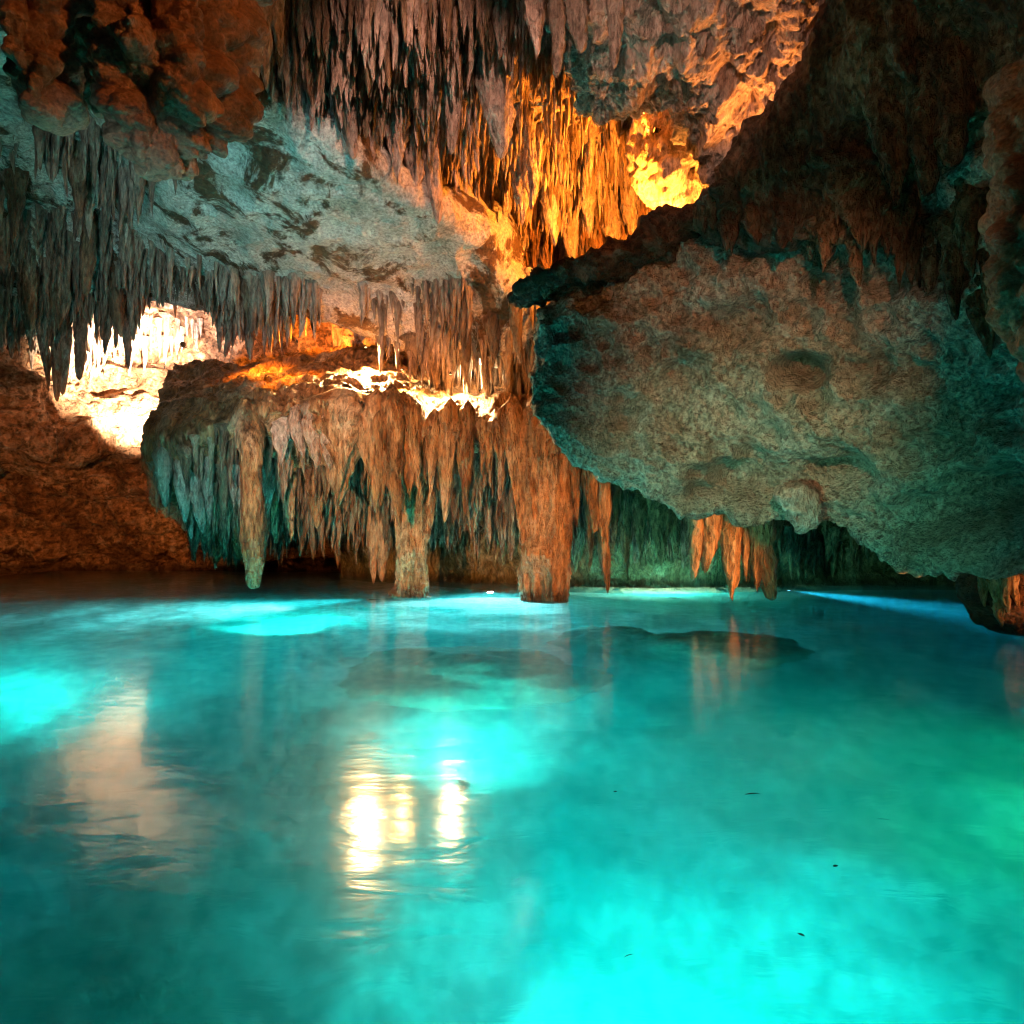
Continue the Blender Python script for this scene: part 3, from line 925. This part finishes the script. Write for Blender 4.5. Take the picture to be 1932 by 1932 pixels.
cl = bpy.data.objects.new('stalactite_cluster', None)
COL.objects.link(cl)
cl['label'] = 'rust orange stalactites hanging behind the slab edge down to the water'
cl['category'] = 'stalactites'
big(cl, [(1312, 930, 1098, 34), (1342, 930, 1086, 46), (1362, 940, 1040, 26), (1384, 930, 1138, 42), (1408, 930, 1105, 24), (1438, 930, 1137, 50), (1424, 940, 1122, 26), (1332, 940, 1060, 24)], M_ORANGE, d=11, blade=True)

# red lump at the right edge, foot in the water
lump, _, _ = loft('sunken_lump', [(1930, 1010, 8.4, .5, .4), (1915, 1060, 8.4, .52, .45), (1908, 1110, 8.4, .50, .45), (1915, 1145, 8.4, .46, .42), (1930, 1180, 8.4, .36, .36), (1935, 1230, 8.4, .3, .3)],
                  90, 110, lambda p, n: .12 * fbm(p * [1, 1, .5], 2.4, 4, 161, ridge=True) + .05 * fbm(p, 7, 3, 162), M_RED,
                  label='red brown eroded rock lump standing in water under the slab', category='rock')
big(lump, [(1855, 1080, 1150, 22, 8.1), (1875, 1090, 1160, 24, 8.0), (1885, 1140, 1188, 22, 8.0), (1910, 1060, 1150, 22, 7.95), (1893, 1085, 1165, 24, 7.9)], M_ORANGE)

# ------------------------------------------------------------------ submerged boulders
for k, (x, y, d, zc, rx, ry, rz, lab) in enumerate([
    (880, 1210, 7.6, -1.75, 1.3, .9, .85, 'large flat submerged boulder with a bright rim, below the fluted column'),
    (1150, 1178, 9.2, -1.35, .7, .6, .7, 'small dark boulder under the water between two larger ones'),
    (1350, 1190, 8.6, -1.45, 1.0, .8, .9, 'dark green boulder under water before the rust orange stalactites'),
]):
    u = np.linspace(0, np.pi, 40)
    t = np.linspace(0, 2 * np.pi, 56, endpoint=False)
    U, T = np.meshgrid(u, t, indexing='ij')
    S = np.stack([np.sin(U) * np.cos(T), np.sin(U) * np.sin(T), np.cos(U)], -1).reshape(-1, 3)
    S *= (1 + .42 * fbm(S + k * 9, 1.6, 4, 170 + k))[:, None]
    S = S * [rx, ry, rz] + [(x - 966) / F * d, d, zc]
    put('submerged_boulder', mesh_from('submerged_boulder', S, grid_quads(40, 56, True)), M_SUNK, label=lab, category='boulder')

# ------------------------------------------------------------------ lamps
M_HOUSE = plain('lamp_housing', (.05, .05, .05), .4, .8)


def lamp(name, pos, target, color, watts, deg, label, radius=.06, blend=.6, glow=6.0, size=.07):
    """a small floodlight: housing, bracket, glass and its own light"""
    pos, target = Vector(pos), Vector(target)
    e = bpy.data.objects.new(name, None)
    COL.objects.link(e)
    e.location = pos
    dirn = (target - pos).normalized()
    e.rotation_mode = 'QUATERNION'
    e.rotation_quaternion = dirn.to_track_quat('-Z', 'Y')
    e['label'] = label
    e['category'] = 'lamp'
    n = 20
    prof = [(0.25, 1.6), (.55, 1.5), (.62, .9), (.78, .8), (.95, .1), (1.08, -.15), (1.08, -.3), (.96, -.3), (.9, -.05)]
    V = [(r * size * math.cos(2 * math.pi * k / n), r * size * math.sin(2 * math.pi * k / n), z * size) for r, z in prof for k in range(n)]
    Q = [(j * n + k, j * n + (k + 1) % n, (j + 1) * n + (k + 1) % n, (j + 1) * n + k) for j in range(len(prof) - 1) for k in range(n)] + [tuple(range(n))[::-1]]
    me = bpy.data.meshes.new('housing')
    me.from_pydata(V, [], Q)
    put('housing', me, M_HOUSE, e)
    V = [(.9 * size * math.cos(2 * math.pi * k / n), .9 * size * math.sin(2 * math.pi * k / n), -.05 * size) for k in range(n)] + [(0, 0, -.12 * size)]
    me = bpy.data.meshes.new('glass')
    me.from_pydata(V, [], [(k, n, (k + 1) % n) for k in range(n)])
    put('glass', me, plain('lamp_glass', (.8, .8, .8), .2, 0, color, glow), e)
    s = size
    V = [(-1.25 * s, -.12 * s, .6 * s), (-1.25 * s, .12 * s, .6 * s), (-1.25 * s, .12 * s, 2.2 * s), (-1.25 * s, -.12 * s, 2.2 * s),
         (1.25 * s, -.12 * s, .6 * s), (1.25 * s, .12 * s, .6 * s), (1.25 * s, .12 * s, 2.2 * s), (1.25 * s, -.12 * s, 2.2 * s),
         (-1.12 * s, -.12 * s, .6 * s), (-1.12 * s, .12 * s, .6 * s), (-1.12 * s, .12 * s, 2.05 * s), (-1.12 * s, -.12 * s, 2.05 * s),
         (1.12 * s, -.12 * s, .6 * s), (1.12 * s, .12 * s, .6 * s), (1.12 * s, .12 * s, 2.05 * s), (1.12 * s, -.12 * s, 2.05 * s)]
    Q = [(0, 1, 2, 3), (4, 7, 6, 5), (8, 11, 10, 9), (12, 13, 14, 15), (2, 6, 7, 3), (10, 11, 15, 14), (0, 3, 11, 8), (1, 9, 10, 2), (4, 12, 15, 7), (5, 6, 14, 13),
         (3, 7, 15, 11), (2, 10, 14, 6), (0, 8, 9, 1), (4, 5, 13, 12)]
    me = bpy.data.meshes.new('bracket')
    me.from_pydata(V, [], Q)
    put('bracket', me, M_HOUSE, e)
    ld = bpy.data.lights.new(name + '_light', 'SPOT')
    ld.color = color
    ld.energy = watts
    ld.spot_size = math.radians(deg)
    ld.spot_blend = blend
    ld.shadow_soft_size = radius
    lo = bpy.data.objects.new(name + '_light', ld)
    COL.objects.link(lo)
    lo.parent = e
    lo.location = (0, 0, -.5 * size - .02)
    return e


AMBER = (1.0, .27, .022)
WARM = (1.0, .72, .42)
ORNG = (1.0, .32, .07)
PINKW = (1.0, .50, .36)
CYAN = (.05, 1.0, .93)
BLUE = (.30, .62, 1.0)

# recess under the vault
lamp('floodlight', P(1215, 450, 10.6), P(1120, 320, 12.6), AMBER, 2600, 165, 'floodlight hidden behind the dark crest, lighting the recess amber', blend=1.0)
lamp('floodlight', P(1290, 430, 10.3), P(1280, 300, 11), (1, .34, .04), 420, 150, 'floodlight hidden beside the glowing boulder')
lamp('floodlight', P(1235, 245, 10.4), P(1000, 180, 9.8), AMBER, 620, 140, 'floodlight in the hollow under the crag aimed along the vault', blend=1.0, size=.04)
# far alcove, left
lamp('floodlight', P(304, 800, 18.4), P(250, 722, 20.9), (1, .74, .48), 17000, 84, 'floodlight behind the shelf lighting the far alcove wall', blend=.7)
lamp('floodlight', P(345, 650, 18.0), P(335, 585, 19.6), (1, .82, .74), 1500, 100, 'small floodlight under the ceiling of the far alcove')
# alcove above the shelf
lamp('floodlight', P(690, 655, 14.7), P(703, 735, 14.25), (1, .58, .22), 3000, 140, 'floodlight under the ceiling edge over the shelf top', blend=1.0, size=.03, glow=2.0)
lamp('floodlight', P(850, 706, 13.4), P(852, 772, 13.3), (1, .64, .28), 1500, 150, 'floodlight among the white stalactites over the shelf', blend=1.0, size=.03, glow=2.0)
lamp('floodlight', P(905, 735, 14.2), P(910, 660, 13.9), WARM, 1500, 150, 'floodlight on the shelf top aimed at the fringe above', blend=1.0, size=.03, glow=2.0)
lamp('floodlight', P(570, 685, 16.2), P(600, 630, 18.5), AMBER, 2200, 150, 'floodlight at the back of the shelf lighting orange rock', blend=1.0)
lamp('floodlight', P(480, 640, 15.2), P(500, 735, 15.6), AMBER, 600, 115, 'floodlight under the ceiling edge over the curved end of the shelf', blend=1.0, size=.03, glow=2.0)
lamp('floodlight', P(560, 645, 13.9), P(560, 740, 14.4), AMBER, 420, 110, 'floodlight among the fringe over the curved side of the shelf', blend=1.0, size=.03, glow=2.0)
lamp('floodlight', P(760, 700, 13.5), P(765, 765, 13.3), (1, .5, .12), 420, 150, 'floodlight among the fringe between the two brightest patches', blend=1.0, size=.03, glow=2.0)
lamp('floodlight', P(990, 505, 13.4), P(880, 370, 12.0), AMBER, 900, 150, 'floodlight behind the blunt end of the pale ceiling', blend=1.0, size=.03, glow=2.0)
# lamps outside the view; those labelled fill are added
lamp('floodlight', (-3.4, 1.6, .7), (-2.1, 12.4, 2.1), ORNG, 7000, 38, 'floodlight on the walkway aimed at the columns', blend=.6)
lamp('floodlight', (5.9, 7.0, .22), (2.5, 11.3, .62), ORNG, 2400, 30, 'floodlight on the bank aimed along the water at the columns', blend=.5)
lamp('floodlight', (6.6, 6.6, .25), (6.2, 8.4, .6), ORNG, 160, 50, 'floodlight on the bank aimed at the red lump', blend=.8)
lamp('floodlight', (.4, 2.4, 6.2), (-1.6, 10.5, 6.6), PINKW, 2000, 34, 'floodlight hung from the roof aimed at the vault', blend=.9)
lamp('floodlight', (1.0, 2.6, 4.6), (-2.4, 5, 5.4), ORNG, 330, 60, 'floodlight hung from the roof aimed at the flowstone lobes', blend=.7)
lamp('floodlight', (-4, 1.0, 1.0), (-14.2, 22, 1.6), ORNG, 9000, 26, 'added fill lamp out of view aimed at the far brown wall', blend=.8)  # added to light the lower wall from the front
lamp('floodlight', (.6, 1.5, 3.2), (4.0, 6.4, 5.4), ORNG, 80, 50, 'added fill lamp out of view aimed at the dark curtain', blend=1.0)  # added to brighten the curtain, not a lamp of the cave
lamp('floodlight', (1.0, .6, 3.3), (3.0, 8.8, 2.9), (1.0, .42, .20), 1500, 34, 'added warm fill lamp out of view aimed at the great slab', blend=1.0)  # added warm fill for the face of the slab
lamp('floodlight', (-2.2, .6, .15), (3.0, 8.6, 1.2), (.22, 1.0, .62), 1900, 36, 'added teal fill lamp imitating water glow under the great slab', blend=1.0)  # added; stands in for teal light thrown up by the pool
lamp('floodlight', P(1450, 345, 8.3), P(1370, 60, 7.4), ORNG, 300, 120, 'floodlight behind the dark curtain aimed up at the crag', blend=.8)
lamp('floodlight', (-.2, 1.6, 6.0), (1.8, 8.2, 6.8), (1, .55, .40), 950, 38, 'floodlight hung from the roof aimed at the crag', blend=.8)
lamp('floodlight', (-2.4, .6, .6), (-5.2, 12.8, 2.5), (.62, .92, 1.0), 2400, 15, 'floodlight on the walkway aimed at the pale stalactites of the shelf', blend=.8)
lamp('floodlight', (-1.8, .5, .5), (-4.8, 12.5, 6.1), (.42, .86, 1.0), 2900, 36, 'floodlight on the walkway aimed at the pale ceiling', blend=1.0)
lamp('floodlight', (-3.0, 1.0, .5), (-8.2, 14, 6.0), (1, .68, .45), 650, 40, 'added warm fill lamp out of view aimed at the grey fringe', blend=1.0)  # added warm fill for the fringe of the ceiling
lamp('floodlight', (.2, 1.0, 3.0), (1.5, 9.0, 4.75), ORNG, 700, 15, 'added front fill lamp out of view aimed at the dark crest', blend=1.0)  # added so that the crest catches light from the front
# under water
lamp('underwater_lamp', P(698, 1086, 12.6) * [1, 1, 0] + [0, 0, -.12], P(380, 1110, 11.6) * [1, 1, 0] + [0, 0, -.6], (.75, .95, 1), 8000, 60, 'underwater lamp with a white beam beside the splayed column', blend=1.0, glow=12)
lamp('underwater_lamp', P(925, 1103, 14.2) * [1, 1, 0] + [0, 0, -.08], P(925, 1103, 9) * [1, 1, 0] + [0, 0, -1.6], (.8, .95, 1), 5500, 130, 'underwater lamp under the shelf between the two columns', blend=1.0, glow=12)
lamp('underwater_lamp', P(1270, 1112, 13.2) * [1, 1, 0] + [0, 0, -.35], P(1250, 1112, 15.5) * [1, 1, 0] + [0, 0, .3], (1, .95, .75), 6500, 150, 'underwater lamp at the foot of the green rear wall', blend=1.0)
lamp('underwater_lamp', P(1488, 1108, 14.6) * [1, 1, 0] + [0, 0, -.06], P(1900, 1150, 10.5) * [1, 1, 0] + [0, 0, -.6], BLUE, 9000, 40, 'underwater lamp throwing a blue beam across the dark corner', blend=1.0, glow=12)
lamp('underwater_lamp', (-3.4, 9.6, -1.5), (-3.8, 12.5, -.9), CYAN, 2200, 150, 'underwater lamp on the pool floor before the longest stalactite', blend=1.0, size=.05)
lamp('underwater_lamp', (.40, 2.1, -1.75), (1.0, 3.8, -2.3), (.03, 1.0, .92), 1200, 150, 'underwater lamp in the brightest turquoise patch', blend=1.0, size=.05)
lamp('underwater_lamp', (-.4, 5.4, -2.2), (-.3, 9.4, -1.6), CYAN, 520, 150, 'underwater lamp in the middle of the pool', blend=1.0, size=.05)
lamp('underwater_lamp', (-5.8, 5.2, -1.9), (-5.4, 8.5, -1.6), CYAN, 1700, 150, 'underwater lamp by the side of the pool', blend=1.0, size=.05)
lamp('underwater_lamp', (4.5, 4.7, -1.2), (3.2, 4.9, -2.0), (.06, 1, .36), 200, 140, 'underwater lamp with green glass near the slab', blend=1.0, size=.05)

# ------------------------------------------------------------------ litter floating on the water
M_LEAF = rock('wet_leaf', [(.03, .02, .01), (.06, .04, .02), (.1, .06, .03)], 30, 1, .3, .5, 60)


def litter(name, x, y, length, width, ang, label):
    d = EYE * F / (y - HOR)
    n = 12
    V, Q = [], []
    for k in range(n + 1):
        t = k / n
        w = width * (math.sin(math.pi * min(max(t, .04), .97)) ** .7)
        bend = .12 * length * math.sin(t * 2.6)
        for a in range(6):
            th = a * math.pi / 3
            V.append(((t - .5) * length, bend + w * math.cos(th), .35 * w * math.sin(th)))
    for k in range(n):
        for a in range(6):
            Q.append((k * 6 + a, k * 6 + (a + 1) % 6, (k + 1) * 6 + (a + 1) % 6, (k + 1) * 6 + a))
    Q += [tuple(range(6))[::-1], tuple(range(n * 6, n * 6 + 6))]
    me = bpy.data.meshes.new(name)
    me.from_pydata(V, [], Q)
    o = put(name, me, M_LEAF, label=label, category=name.split('_')[1], group='litter floating on the pool')
    o.location = ((x - 966) / F * d, d, .004)
    o.rotation_euler = (0, 0, ang)


litter('floating_twig', 1420, 1500, .075, .006, .12, 'thick dark twig floating on the blue side of the pool')
litter('floating_twig', 1668, 1548, .05, .002, -.35, 'hair thin twig floating nearest the green glow')
litter('floating_twig', 1187, 1806, .035, .002, .4, 'thin pale edged twig floating in the brightest turquoise water')
litter('floating_leaf', 1577, 1636, .022, .007, .3, 'tiny round leaf scrap floating below the thin twig')
litter('floating_leaf', 1161, 1495, .018, .006, 0, 'tiny dark leaf scrap floating beside the white lamp reflection')
litter('floating_leaf', 1511, 1766, .022, .006, -.9, 'slanted leaf scrap floating lowest in open water')
